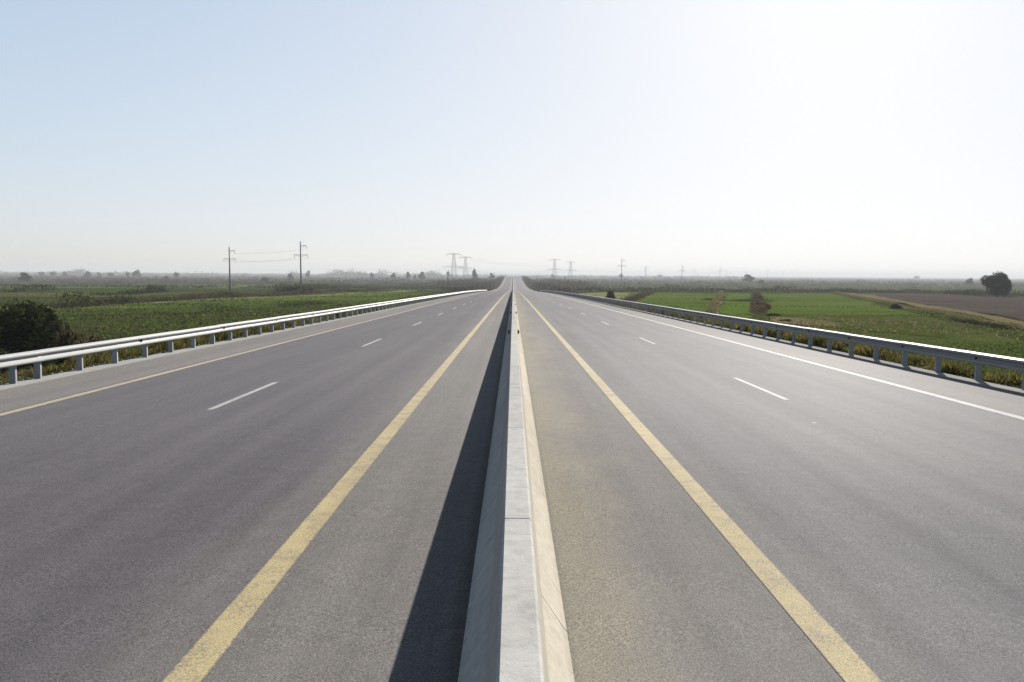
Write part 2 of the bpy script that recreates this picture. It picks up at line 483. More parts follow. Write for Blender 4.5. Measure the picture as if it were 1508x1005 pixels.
# ------------------------------------------------------------ road
RY = np.concatenate([np.arange(-30, 1500, 6.0), np.arange(1500, 2201, 25.0)])
def strip(name, x0, x1, y0, y1, dz, material, parent, nx=1, step=6.0, thick=0.0):
    yy = np.unique(np.concatenate([[y0], RY[(RY > y0 + .01) & (RY < y1 - .01)], [y1]]))
    xx = np.linspace(x0, x1, nx + 1)
    gx, gy = np.meshgrid(xx, yy)
    gz = zr(gy) + dz
    Vv = np.stack([gx, gy, gz], -1).reshape(-1, 3)
    ii = np.arange(len(Vv)).reshape(gx.shape)
    Ff = np.stack([ii[:-1, :-1], ii[:-1, 1:], ii[1:, 1:], ii[1:, :-1]], -1).reshape(-1, 4)
    return obj(name, mesh(name, Vv, Ff), parent, material)
road = strip('road', -11.60, 11.87, -30, 2200, 0.0, ASPH, None, 8)
road['kind'] = 'structure'
LX = -2.04; RX = 2.215; LE = -9.47; RE = 9.65
def line(name, x, wd, m, y0=-30, y1=2200):
    return strip(name, x - wd / 2, x + wd / 2, y0, y1, 0.004, m, road)
line('yellow_line', LX, 0.25, YEL); line('yellow_line', RX, 0.24, YEL)
line('edge_line', LE, 0.20, CREAM); line('edge_line', RE, 0.23, WHI)
for k in range(-1, 60):
    y = 15.3 + 15.75 * k
    if y > -20: line('lane_dash', -5.88, 0.13, WHI, y, y + 4.35)
    y = 17.15 + 16.1 * k
    if y > -20: line('lane_dash', 5.97, 0.13, WHI, y, y + 4.1)
# concrete edging beside the shoulders, proud of the asphalt
for sx, xa, xb in ((-1, -12.12, -11.60), (1, 11.87, 12.30)):
    Vv = []; Ff = []
    yy = RY
    for y in yy:
        z = float(zr(y))
        for (x, dz) in ((xa, -0.12), (xa, 0.02), (xb, 0.02), (xb, -0.12)): Vv.append((x, y, z + dz))
    for i in range(len(yy) - 1):
        for j in range(3): Ff.append((i * 4 + j, i * 4 + j + 1, i * 4 + 5 + j, i * 4 + 4 + j))
    obj('edging', mesh('edging', Vv, Ff), road, KERB)

def along(o, x, y, L):
    z0, z1 = float(zr(y)), float(zr(y + L))
    o.location = (x, y, z0)
    o.rotation_euler = (math.atan2(z1 - z0, L), 0, 0)

# ------------------------------------------------------------ concrete barrier
BX = 0.035; SEG = 3.46
prof = [(-.355, -.02), (.355, -.02), (.355, .07), (.335, .09), (.195, .30), (.175, .335), (.103, .850), (.088, .868),
        (-.080, .868), (-.095, .850), (-.175, .335), (-.195, .30), (-.335, .09), (-.355, .07)]
def seg_mesh():
    V = []; Fc = []; n = len(prof)
    st = [(0.0, .985), (0.008, 1.0), (SEG - .013, 1.0), (SEG - .005, .985)]
    for (y, s) in st:
        for (x, z) in prof: V.append((x * s, y, z if z < 0 else z * (1 - (1 - s) * .25)))
    for q in range(3):
        for i in range(n):
            j = (i + 1) % n
            Fc.append((q * n + j, q * n + i, (q + 1) * n + i, (q + 1) * n + j))
    Fc.append(tuple(range(n))); Fc.append(tuple(range(3 * n, 4 * n))[::-1])
    return mesh('barrier_segment', V, Fc)
bar_root = obj('concrete_barrier', None, label='long pale concrete median barrier running down the middle of the motorway', cat='barrier')
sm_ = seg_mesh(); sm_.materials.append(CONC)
y = 5.35 - 6 * SEG; cnt = 0
rest = []
while y < 1480:
    if cnt < 300:
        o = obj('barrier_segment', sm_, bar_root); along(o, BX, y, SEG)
    else: rest.append(y)
    y += SEG; cnt += 1
def joined(name, me, items, parent, material):
    """many copies of me as one object; items = (x, y, L, flip)"""
    base = np.array([v.co[:] for v in me.vertices]); Fb = [list(p.vertices) for p in me.polygons]
    VV = []; FF = []
    for (x, y, L) in items:
        z0, z1 = float(zr(y)), float(zr(y + L)); a = math.atan2(z1 - z0, L)
        c, s = math.cos(a), math.sin(a)
        P = np.stack([base[:, 0] + x, y + base[:, 1] * c - base[:, 2] * s, z0 + base[:, 1] * s + base[:, 2] * c], 1)
        k = len(VV) * len(base); VV.append(P)
        FF += [[k + i for i in f] for f in Fb]
    o = obj(name, mesh(name, np.concatenate(VV), FF), parent, material, kind='stuff')
    return o
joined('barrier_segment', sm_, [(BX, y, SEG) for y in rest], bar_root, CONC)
# reflectors clipped to both faces of the barrier
def refl_mesh(side):
    V = []; Fc = []
    box(V, Fc, (side * 0.165, 0, 0.66), (0.03, .05, .16)); box(V, Fc, (side * .188, 0, .66), (.02, .10, .14))
    return mesh('reflector', V, Fc)
for s in (1, -1):
    me = refl_mesh(s); me.materials.append(BLACK)
    for y in [30.3 + 20.5 * k for k in range(16)]:
        o = obj('reflector', me, bar_root); along(o, BX, y, 2)
        lm = mesh('lens', *(lambda V, Fc: (box(V, Fc, (s * .19, -.054, .66), (.05, .008, .11)), (V, Fc))[1])([], []))
        lo_ = obj('lens', lm, o, REFL)

# ------------------------------------------------------------ guardrails
def wbeam(side):
    """side: +1 = rail on the right of the road, its face to -x. returns mesh, origin at post line, road level"""
    t = .006
    pts = [(0.000, .445), (.018, .455), (.078, .480), (.083, .500), (.080, .535), (.012, .575), (.004, .600), (.012, .625),
           (.080, .665), (.083, .700), (.078, .720), (.018, .745), (.000, .755)]
    outer = [(-side * (.10 + x), z) for x, z in pts]
    inner = [(-side * (.10 + x - t), z) for x, z in pts[::-1]]
    inner[0] = (inner[0][0], inner[0][1] - .004); inner[-1] = (inner[-1][0], inner[-1][1] + .004)
    return extrude(outer + inner, 4.04, True, 1, False, 'rail_panel')
def post_mesh(side):
    # C channel 0.16 across, 0.06 along
    t = .008
    p = [(-.08, -.03), (.08, -.03), (.08, -.012 + .042), (.08 - t, .03), (.08 - t, -.03 + t), (-.08 + t, -.03 + t), (-.08 + t, .03), (-.08, .03)]
    V = []; Fc = []
    for z in (-.25, .70):
        for (x, yv) in p: V.append((x, yv, z))
    n = len(p)
    for i in range(n):
        j = (i + 1) % n; Fc.append((i, j, n + j, n + i))
    Fc.append(tuple(range(n))[::-1]); Fc.append(tuple(range(n, 2 * n)))
    box(V, Fc, (-side * .09, 0, .60), (.022, .07, .20))
    return mesh('post', V, Fc)
def bolt_mesh(side):
    V = []; Fc = []
    bar(V, Fc, (-side * .10, 0, .60), (-side * .122, 0, .60), .03, .022, 6)
    return mesh('bolt', V, Fc)
def grefl_mesh(side):
    V = []; Fc = []
    box(V, Fc, (-side * .135, 0, .605), (.055, .012, .085)); box(V, Fc, (-side * .12, .03, .605), (.03, .06, .03))
    return mesh('reflector', V, Fc)
def guardrail(side, px, first, sp, label, yp0, extra, refl_every, refl_first):
    root = obj('guardrail', None, label=label, cat='guardrail', group='steel guardrails along the road edges')
    wm = wbeam(side); wm.materials.append(STEEL)
    pm = post_mesh(side); pm.materials.append(POSTM)
    bm_ = bolt_mesh(side); bm_.materials.append(POSTM)
    gm = grefl_mesh(side); gm.materials.append(REFL)
    restP = []; restQ = []; c = 0
    y = yp0
    while y < 376:
        if c < 300:
            o = obj('rail_panel', wm, root); along(o, px, y, 4.0)
            o.rotation_euler.z = side * .0018; o.location.x += random.uniform(-.004, .004); o.location.z += random.uniform(-.006, .006)
            if y > 358: o.location.z -= (y - 358) * .035; o.rotation_euler.x -= .035
            if c < 24:
                for yy in (.03, 2.0):
                    b2 = obj('bolt', bm_, o); b2.location = (0, yy, 0)
        else: restP.append((px, y, 4.0))
        y += 4.0; c += 1
    if restP: joined('rail_panel', wm, restP, root, STEEL)
    c = 0
    lst = [first + sp * k for k in range(-4, 740)] + extra
    for y in sorted(lst):
        if y > 362: break
        if c < 300:
            o = obj('post', pm, root); along(o, px, y, 2.0); o.rotation_euler = (random.uniform(-.012, .012), random.uniform(-.012, .012), random.uniform(-.05, .05))
        else: restQ.append((px, y, 2.0))
        c += 1
    if restQ: joined('post', pm, restQ, root, POSTM)
    y = refl_first
    for k in range(40):
        o = obj('reflector', gm, root); along(o, px, y, 2); y += refl_every
    return root
guardrail(-1, -11.98, 19.95, 1.955, 'steel guardrail on the left road edge with its face bright in the sun', 19.95 - .05 - 12, [18.95], 7.3, 25.3)
guardrail(1, 12.35, 21.0, 1.985, 'steel guardrail on the right road edge with its face in blue shade', 21.0 - .05 - 12, [], 3.97, 20.9)

# ------------------------------------------------------------ fields: sheets lying on the plain
def patch(name, corners, m, dz=0.05, nu=14, nvv=26, parent=None, world=False):
    """corners: near-left, near-right, far-right, far-left as photograph points on the plain"""
    P = [np.array(c if world else onground(*c)) for c in corners]
    V = []; 
    for j in range(nvv + 1):
        t = j / nvv
        a = P[0] + (P[3] - P[0]) * t; b_ = P[1] + (P[2] - P[1]) * t
        for i in range(nu + 1):
            q = a + (b_ - a) * i / nu
            if 0 < i < nu and 0 < j < nvv or True:
                ed = min(i, nu - i, j, nvv - j) == 0
                q = q + (rng.normal(0, .004, 2) * np.linalg.norm(q) if ed else 0)
            V.append((q[0], q[1], float(zg(q[0], q[1])) + dz))
    n1 = nu + 1
    Ff = [(j * n1 + i, j * n1 + i + 1, (j + 1) * n1 + i + 1, (j + 1) * n1 + i) for j in range(nvv) for i in range(nu)]
    return obj(name, mesh(name, V, Ff, True), parent, m, kind='structure')
F_G = m_field('green_field_soil', (.085, .124, .024), (.108, .158, .030), (.150, .172, .048), .03, (.3, 1, 1))
F_G2 = m_field('bright_green_field', (.095, .150, .024), (.115, .178, .030), (.135, .180, .042), .04)
F_DG = m_field('dull_green_field', (.060, .078, .018), (.078, .100, .024), (.115, .112, .040), .04, (.3, 1, 1))
F_T = m_field('straw_track', (.19, .16, .085), (.22, .185, .10), (.15, .15, .065), .08)
F_B = m_field('ploughed_soil', (.050, .044, .040), (.110, .088, .082), (.125, .125, .070), .25, (.15, 1, 1), 1.2, 1.0)
F_O = m_field('olive_meadow', (.070, .092, .026), (.088, .112, .030), (.125, .125, .048), .05, (.5, 1, 1))
F_P = m_field('pale_meadow', (.210, .230, .090), (.240, .250, .110), (.170, .200, .070), .05)
F_L = m_field('light_green_meadow', (.100, .150, .030), (.130, .185, .035), (.160, .190, .055), .05, (.3, 1, 1))
F_P2 = m_field('straw_green_meadow', (.095, .105, .040), (.130, .135, .055), (.100, .120, .035), .05, (.3, 1, 1))
# left
patch('field', [(-300, 492), (560, 446), (640, 430), (-300, 464)], F_G, .05)
patch('track', [(-300, 472), (610, 429.5), (612, 427.8), (-300, 468.5)], F_P, .09)
patch('field', [(-500, 447), (200, 436), (250, 428), (-500, 434)], F_DG, .05)
patch('field', [(-500, 431), (500, 424), (500, 419), (-500, 423)], F_G, .05)
patch('field', [(420, 433), (612, 427.0), (630, 424), (440, 427)], F_DG, .05)
patch('field', [(-500, 441), (180, 437.5), (330, 431), (-500, 436)], F_P2, .08)
patch('field', [(330, 447), (560, 437), (600, 431), (380, 439)], F_L, .08)
patch('field', [(120, 424), (420, 423), (430, 421), (120, 421.5)], F_L, .09)
patch('field', [(-500, 480), (330, 459), (420, 450), (-500, 470)], F_O, .08)
# right
patch('field', [(925, 444), (1052, 462), (1055, 433), (930, 431)], F_G, .05)
patch('field', [(850, 436), (925, 443), (930, 431), (852, 430)], F_P, .05)
patch('field', [(1062, 466), (1112, 474), (1110, 433), (1066, 432.5)], F_G2, .06)
patch('track', [(1047, 468), (1056, 468), (1063, 431), (1058, 431)], F_T, .08)
patch('field', [(1135, 482), (1700, 560), (1225, 432), (1122, 433)], F_O, .05)
patch('field', [(1128, 464), (1360, 466), (1225, 433), (1122, 433)], F_G, .08)
patch('field', [(1134, 478), (1250, 484), (1215, 472), (1134, 468)], F_T, .08)
patch('field', [(1180, 482), (1400, 500), (1330, 474), (1190, 470)], F_DG, .08)
patch('track', [(1668, 511), (1700, 509), (1236, 430), (1218, 430)], F_T, .10)
patch('ploughed_field', [(1700, 506), (2000, 470), (1560, 434), (1250, 431)], F_B, .06)
patch('field', [(1300, 430), (2000, 440), (1900, 428), (1290, 427)], F_DG, .06)
patch('field', [(860, 429), (1250, 430), (1230, 424), (860, 424)], F_DG, .05)

# ------------------------------------------------------------ foliage
def leaf_quads(P, size, up=0.3, aspect=0.6):
    """P (n,3) centres -> quads with random orientation"""
    n = len(P)
    a = rng.normal(size=(n, 3)); a[:, 2] += up
    a /= np.linalg.norm(a, axis=1)[:, None]
    b = np.cross(a, rng.normal(size=(n, 3))); b /= np.linalg.norm(b, axis=1)[:, None]
    s = (size * rng.uniform(.6, 1.4, n))[:, None] if np.isscalar(size) else size[:, None]
    A = a * s * .5; B = b * s * .5 * aspect
    return np.stack([P - A, P + B * 1.0, P + A, P - B], 1).reshape(-1, 3)
def blob_points(n, rx, ry, rz, lumps=9, seed=0, shell=.75):
    r = np.random.default_rng(seed)
    cs = r.normal(size=(lumps, 3)); cs /= np.linalg.norm(cs, axis=1)[:, None]
    cs *= r.uniform(.35, .72, (lumps, 1)); rad = r.uniform(.26, .48, lumps)
    k = r.integers(0, lumps, n)
    d = r.normal(size=(n, 3)); d /= np.linalg.norm(d, axis=1)[:, None]
    rr = rad[k] * (shell + (1 - shell) * r.random(n)) * r.uniform(.75, 1.12, n)
    P = cs[k] + d * rr[:, None]
    return P * np.array([rx, ry, rz])
crowns = {}
def crown_mesh(key, n, leaf, mt, flat=1.0, lumps=10, seed=1):
    if key in crowns: return crowns[key]
    P = blob_points(n, .5, .5, .5 * flat, lumps, seed)
    P[:, 2] -= P[:, 2].min()
    me = fast_mesh('crown', leaf_quads(P, leaf, .2), 4); me.materials.append(mt)
    crowns[key] = me
    return me
def trunk_mesh(h, r, seed):
    rr = random.Random(seed); V = []; Fc = []
    bar(V, Fc, (0, 0, -.3), (.02, 0, h * .5), r, r * .7, 7)
    bar(V, Fc, (.02, 0, h * .5), (.03, .02, h), r * .7, r * .4, 7)
    for k in range(4):
        a = rr.uniform(0, 6.28); z = h * rr.uniform(.5, .8)
        bar(V, Fc, (.02, 0, z), (math.cos(a) * h * .35, math.sin(a) * h * .35, z + h * .4), r * .4, r * .15, 5)
    return mesh('trunk', V, Fc)
def tree(name, X, Y, wd, ht, key, label, cat, trunk=True, group=None, base=None):
    z = float(zg(X, Y)) if base is None else base
    root = obj(name, None, label=label, cat=cat, group=group)
    root.location = (X, Y, z)
    me = crown_mesh(*key) if isinstance(key, tuple) else crowns[key]
    c = obj('crown', me, root)
    th = ht * (.22 if trunk else .0) * (.15 if me is crowns['bigdark'] else 1)
    c.location = (0, 0, th * .6 if trunk else -.1)
    hz = max(v.co.z for v in me.vertices)
    c.scale = (wd * 1.08, wd * 1.08, (ht - c.location.z) / hz)
    c.rotation_euler = (0, 0, random.uniform(0, 6.28))
    obj('trunk' if trunk else 'stem', trunk_mesh(ht * .55, max(.06, wd * .035), int(abs(X * 7 + Y))), root, BARK)
    return root
K1 = ('dense', 2600, .075, LEAF_D, 1.0, 13, 3)
K2 = ('loose', 1300, .085, LEAF_G, 1.1, 9, 5)
K3 = ('brown', 1500, .07, LEAF_B, .8, 10, 8)
K4 = ('grey', 900, .09, LEAF_P, .8, 9, 11)
K5 = ('bigdark', 16000, .034, LEAF_D, .9, 22, 14)
K6 = ('round', 1600, .085, LEAF_D, 1.0, 7, 17)
for k in (K1, K2, K3, K4, K5, K6): crown_mesh(*k)
def atpx(name, px, base_py, top_py, wpx, key, label, cat='tree', trunk=True, group=None, dist=None):
    if dist is None:
        X, Y = onground(px, base_py)
    else: Y = dist; X = atdist(px, Y)
    d = ray(px, top_py); zt = CAM_H + d.z / d.y * Y
    z = float(zg(X, Y))
    return tree(name, X, Y, wpx * Y / F0, max(1.0, zt - z), key, label, cat, trunk, group)

G_T = 'lone trees scattered over the far plain'
T = [
 (37, 417.5, 401, 19, 'dense', 'round dark tree on the far left of the plain, largest left of the poles'),
 (78, 408, 399, 9, 'loose', 'small hazy tree at the skyline right of the round dark tree'),
 (61, 408, 399.5, 8, 'loose', 'faint hazy tree nearest behind the round dark tree'),
 (95, 409, 400, 8, 'grey', 'small pale tree at the skyline, second right of the round dark tree'),
 (129, 410, 399, 13, 'loose', 'broad low hazy tree on the left skyline'),
 (147, 409, 401, 9, 'grey', 'low pale tree just right of the broad hazy one on the left skyline'),
 (163, 409, 401, 9, 'loose', 'low tree midway between the broad hazy tree and the dark skyline tree'),
 (188, 410, 399.5, 6, 'loose', 'slim tree close left of the dark skyline tree'),
 (201, 410, 397, 13, 'round', 'dark rounded tree standing up on the left skyline'),
 (260, 411, 400, 8, 'loose', 'small thin tree on the skyline left of the left power pole'),
 (245, 414, 406, 6, 'round', 'tiny dark tree in the plain left of the left power pole'),
 (391, 417, 408, 12, 'round', 'small dark tree between the two tall power poles'),
 (428, 414, 402, 11, 'loose', 'greenish tree just left of the right-hand power pole'),
 (453, 411, 398, 9, 'grey', 'pale hazy tree right behind the right-hand power pole'),
 (548, 412, 401, 8, 'round', 'small dark tree, leftmost of the four in a row before the left pylons'),
 (579, 413, 401, 8, 'round', 'small dark tree, second of the four in a row before the left pylons'),
 (601, 413, 400, 7, 'dense', 'small dark tree with a slim crown left of the widest of its row'),
 (611, 413, 403, 5, 'grey', 'tiny low tree tucked left of the widest dark tree before the pylons'),
 (621, 414, 400, 11, 'dense', 'widest dark tree of the row standing before the left pylons'),
 (660, 412, 398, 5, 'loose', 'thin tree at the foot of the taller left lattice pylon'),
 (699, 415, 395, 10, 'loose', 'tall grey-green tree on the right of the left pylons'),
 (724, 414, 402, 9, 'dense', 'low dark tree beside the left side of the distant road'),
 (815, 411, 404, 9, 'grey', 'low grey tree at the foot of the taller right-hand pylon'),
 (915, 411, 403, 7, 'round', 'small dark tree at the foot of the tallest thin pole right of the road'),
 (972, 410, 404, 7, 'loose', 'small faint tree between the thin poles right of the road'),
 (1102, 418, 404, 19, 'dense', 'rounded grey-green tree on the plain beyond the bright green field'),
 (1120, 420, 412, 11, 'round', 'low dark tree right beside the rounded tree beyond the green field'),
 (1350, 412, 406, 8, 'loose', 'small isolated tree on the skyline above the ploughed field'),
 (1345, 423, 418, 8, 'grey', 'low bush-like tree on the plain below the isolated skyline tree'),
 (1427, 423, 409, 12, 'round', 'small round tree left of the big dark tree on the right'),
]
for (px, b_, t_, w_, k, lab) in T:
    atpx('tree', px, b_, t_, w_, k, lab, 'tree', True, G_T)
# big dark tree at right: several overlapping boughs in one crown
X, Y = onground(1468, 437)
atpx('tree', 1468, 437, 399, 46, 'bigdark', 'big dark spreading tree standing at the far right beyond the ploughed field', 'tree', True, None)
# bushes
def bush(px, dist, top_py, wpx, key, label, group=None, X=None):
    X = atdist(px, dist)
    d = ray(px, top_py); zt = CAM_H + d.z / d.y * dist
    return tree('bush', X, dist, wpx * dist / F0, zt - float(zg(X, dist)), key, label, 'bush', False, group)
bush(24, 47, 438, 180, 'bigdark', 'very large black-green bush filling the left edge behind the guardrail')
bush(98, 43, 474, 60, 'brown', 'dry brown bush right of the very large dark bush behind the left guardrail')
bush(136, 41, 489, 60, 'brown', 'low brownish bush behind the rail, farther right of the large dark bush')
bush(-60, 40, 470, 150, 'dense', 'dark leafy bush at the left frame edge in front of the very large one')
bush(900, 190, 428, 17, 'dense', 'dark bush behind the right guardrail where the meadows begin')
bush(1128, 150, 446, 18, 'brown', 'reddish brown scrub bush between the two green fields on the right')
bush(1142, 118, 461, 26, 'brown', 'lower brown bush nearer the rail between the two green fields')
bush(1160, 100, 470, 22, 'dense', 'dark low bush at the rail end of the scrub between the green fields')
bush(1116, 210, 435, 16, 'grey', 'pale grey bush at the far end of the scrub between the green fields')
bush(1031, 98, 461, 20, 'dense', 'dark bush behind the right guardrail at the foot of the brown track')
bush(1321, 155, 447, 16, 'dense', 'small black bush on the straw strip beside the ploughed field')
bush(432, 330, 420, 56, 'loose', 'wide olive thicket around the foot of the right-hand power pole')
bush(462, 300, 424, 26, 'grey', 'grey low bush right of the right-hand power pole foot')
bush(1484, 150, 466, 12, 'brown', 'small dry bush on the straw strip at the right frame edge')

# hedge lines, reed banks: nobody could count their plants
def band(name, pts, width, h, per_m, mats, leaf, label, world=False, vert=True, clump=.9):
    Pw = [np.array(p if world else onground(*p)) for p in pts]
    L = [np.linalg.norm(Pw[i + 1] - Pw[i]) for i in range(len(Pw) - 1)]
    n = int(sum(L) * per_m)
    n = min(n, 60000)
    t = rng.random(n) * sum(L); c = np.concatenate([[0], np.cumsum(L)])
    k = np.clip(np.searchsorted(c, t) - 1, 0, len(L) - 1)
    f = (t - c[k]) / np.array(L)[k]
    PA = np.array(Pw)
    Q = PA[k] + (PA[k + 1] - PA[k]) * f[:, None]
    # clumpy heights along the line
    ph = rng.uniform(0, 6.28, 4)
    hh = 1 + clump * .5 * (np.sin(t * .11 + ph[0]) + .7 * np.sin(t * .31 + ph[1]) + .5 * np.sin(t * .77 + ph[2]))
    hh = np.clip(hh, .15, 2)
    Q = Q + rng.normal(0, width * .4, (n, 2))
    z = zg(Q[:, 0], Q[:, 1]) + h * hh * rng.random(n) ** .8
    P = np.stack([Q[:, 0], Q[:, 1], z], 1)
    me = fast_mesh(name, leaf_quads(P, leaf, .4 if vert else 0, .45), 4)
    return obj(name, me, None, mats, kind='stuff', label=label)
band('hedge', [(90, 418), (330, 418.5), (500, 420), (720, 420)], 8, 2.2, 14, LEAF_D, 1.0, 'dark hedge line running along the left plain')
band('hedge', [(10, 431), (75, 431.5)], 5, 1.6, 30, LEAF_D, .7, 'short dark hedge in the left meadow')
band('hedge', [(140, 434.5), (190, 434), (240, 431.5)], 4, 1.4, 30, LEAF_D, .7, 'broken dark hedge in the left meadow left of the power poles')
band('reed_bank', [(85, 454), (160, 449), (300, 440), (420, 434), (560, 427.5)], 4, .75, 50, REED, .55, 'brown reed bank above the pale track on the left')
band('hedge', [(95, 455), (130, 452.5)], 2.5, 1.5, 60, LEAF_D, .4, 'dark clump line at the near end of the reed bank')
band('hedge', [(145, 450), (185, 448)], 3, 1.2, 60, LEAF_D, .4, 'dark bush line in the reed bank')
band('hedge', [(415, 429), (520, 424), (680, 422)], 7, 1.8, 22, LEAF_D, .8, 'dark hedge line right of the power poles')
band('grass_clump', [(-40, 466), (345, 462)], 3, .8, 50, GRASS, .35, 'rank dark green grass across the left meadow')
band('grass_clump', [(300, 461), (350, 459)], 2.0, .9, 90, LEAF_G, .3, 'dark green rank grass patch in the left meadow')
band('grass_clump', [(415, 453), (485, 448)], 3.0, .9, 90, LEAF_G, .3, 'dark green rank grass patch nearer the left guardrail')
band('hedge', [(850, 429.5), (960, 430), (1215, 431)], 7, 2.0, 36, LEAF_D, .7, 'dark hedge line at the back of the green fields on the right')
band('hedge', [(1215, 430), (1255, 432), (1375, 432.5)], 5, 1.3, 40, LEAF_D, .6, 'dark hedge line behind the ploughed field')
band('hedge', [(1395, 433), (1440, 436), (1560, 438)], 5, 1.5, 40, LEAF_D, .6, 'dark undergrowth below the big tree on the right')
band('dry_grass', [(1046, 463), (1062, 431)], 1.0, .5, 40, STRAW, .35, 'dry grass on the brown track between the right fields')
band('dry_grass', [(1118, 462), (1112, 431)], 1.5, .8, 60, LEAF_B, .4, 'brown weeds between the right fields')
band('dry_grass', [(1640, 505), (1500, 482), (1350, 456), (1230, 431)], 1.2, .3, 60, STRAW, .25, 'straw coloured dry grass along the edge of the ploughed field')
band('hedge', [(1490, 484), (1400, 472)], .6, .35, 40, LEAF_D, .3, 'dark weeds below the straw strip on the right')
band('hedge', [(1040, 442), (1135, 446)], 2.0, .7, 50, LEAF_D, .35, 'low dark bank crossing the bright green field')
band('dry_grass', [(925, 445), (960, 431)], 2, .6, 50, REED, .4, 'rough dry grass between meadow and green field')
band('dry_grass', [(1170, 484), (1300, 470), (1380, 492)], 12, .15, 40, STRAW, .3, 'dull brown grass patch in the right field')

# far scrub over the plain
def far_scrub(name, n, y0, y1, x0, x1, h, leaf, m, label, per=14):
    Yv = 1 / rng.uniform(1 / y1, 1 / y0, n); Xv = rng.uniform(x0, x1, n) * Yv
    ok = np.abs(Xv) > 30
    Xv, Yv = Xv[ok], Yv[ok]; n = len(Xv)
    s = rng.uniform(.5, 1.3, n) * np.where(rng.random(n) < .12, 2.0, 1)
    X2 = np.repeat(Xv, per); Y2 = np.repeat(Yv, per); s2 = np.repeat(s, per)
    P = np.stack([X2 + rng.normal(0, 1, n * per) * s2 * h * 1.6, Y2 + rng.normal(0, 1, n * per) * s2 * h, zg(X2, Y2) + rng.random(n * per) * h * s2], 1)
    me = fast_mesh(name, leaf_quads(P, leaf, .2), 4)
    return obj(name, me, None, m, kind='stuff', label=label)
far_scrub('scrub', 1500, 450, 1500, -.72, .72, 1.4, 1.1, LEAF_D, 'dark scrub dotted over the middle distance')
far_scrub('scrub', 1500, 900, 4200, -.72, .72, 3.2, 2.6, LEAF_P, 'grey scrub and thickets over the far plain')
far_scrub('distant_wood', 700, 3000, 9000, -.72, .30, 7, 7, LEAF_G, 'hazy far-off trees along the skyline', 20)
for (a, b_, hh) in ((100, 125, 14), (485, 520, 16), (520, 540, 12), (555, 566, 16), (430, 440, 13), (628, 650, 15)):
    Y = 3000.0
    Xa, Xb = atdist(a, Y), atdist(b_, Y)
    band('distant_wood', [(Xa, Y), (Xb, Y)], 25, hh, 18, LEAF_G, 5, 'pale grove of trees on the left skyline', True)
# scrub on the sides of the distant embankment
for s in (-1, 1):
    for (y0, y1, off, wd, hh, den) in ((300, 560, 22, 6, 1.6, 60), (520, 1250, 24, 9, 3.0, 40), (600, 1200, 50, 20, 4.0, 22)):
        if s > 0 and y0 == 300: y0 = 330
        pts = [(s * off, y0), (s * off, y1)]
        band('embankment_scrub', pts, wd, hh, den, LEAF_P, .8 if y0 < 500 else 1.3, 'grey brown scrub on the bank beside the distant road', True)

# weeds along both verges, immediately behind the guardrails
def verge(name, side, y0, y1, n, x0, x1, h, m, wd, label, lean=.25):
    u = rng.random(n)
    Yv = y0 * (y1 / y0) ** u
    Xv = side * (x0 + (x1 - x0) * rng.random(n) ** 1.1)
    cl = .55 + .45 * np.sin(Yv * 1.7 + Xv * 2.1) * np.sin(Yv * .63 - Xv * 1.3) + .25 * np.sin(Yv * .21)
    hh = h * rng.uniform(.35, 1.2, n) * np.clip(cl, .12, 1.3)
    z = zg(Xv, Yv)
    base = np.stack([Xv, Yv, z - .03], 1)
    a = rng.uniform(0, 6.28, n)
    w_ = wd * (1 + Yv / 90) * rng.uniform(.6, 1.4, n)
    dv = np.stack([np.cos(a) * w_, np.sin(a) * w_, 0 * a], 1)
    b = rng.uniform(0, 6.28, n)
    tip = base + np.stack([np.cos(b) * hh * lean * 2, np.sin(b) * hh * lean * 2, hh], 1)
    mid = (base + tip) / 2 + np.stack([0 * a, 0 * a, hh * .15], 1)
    Q = np.stack([base - dv * .4, mid - dv * .6, tip, mid + dv * .6], 1).reshape(-1, 3)
    me = fast_mesh(name, Q, 4)
    return obj(name, me, None, m, kind='stuff', label=label)
def verge_leaves(name, side, y0, y1, n, x0, x1, h, m, leaf, label):
    u = rng.random(n); Yv = y0 * (y1 / y0) ** u
    Xv = side * (x0 + (x1 - x0) * rng.random(n))
    cl = np.clip(.5 + .6 * np.sin(Yv * 1.1 + Xv * 1.7) * np.sin(Yv * .47 - Xv) + .3 * np.sin(Yv * .19 + 1), .05, 1.4)
    z = zg(Xv, Yv) + h * cl * rng.random(n)
    s = leaf * (1 + Yv / 60) * rng.uniform(.6, 1.4, n)
    me = fast_mesh(name, leaf_quads(np.stack([Xv, Yv, z], 1), s, .4, .6), 4)
    return obj(name, me, None, m, kind='stuff', label=label)
for s in (-1, 1):
    tx = 'left' if s < 0 else 'right'
    verge('verge_grass', s, 13, 420, 90000, 12.9, 16.5, .55, WEED, .022, 'yellow green grass behind the %s guardrail' % tx)
    verge('verge_grass', s, 13, 300, 30000, 12.9, 17.5, .75, STRAW, .014, 'dry straw stalks behind the %s guardrail' % tx)
    verge_leaves('verge_weeds', s, 13, 420, 60000, 13.1, 17.0, .55, WEED, .05, 'leafy yellow green weeds behind the %s guardrail' % tx)
    verge_leaves('verge_weeds', s, 13, 420, 30000, 13.3, 19.0, .8, LEAF_G, .06, 'darker green weeds behind the %s guardrail' % tx)
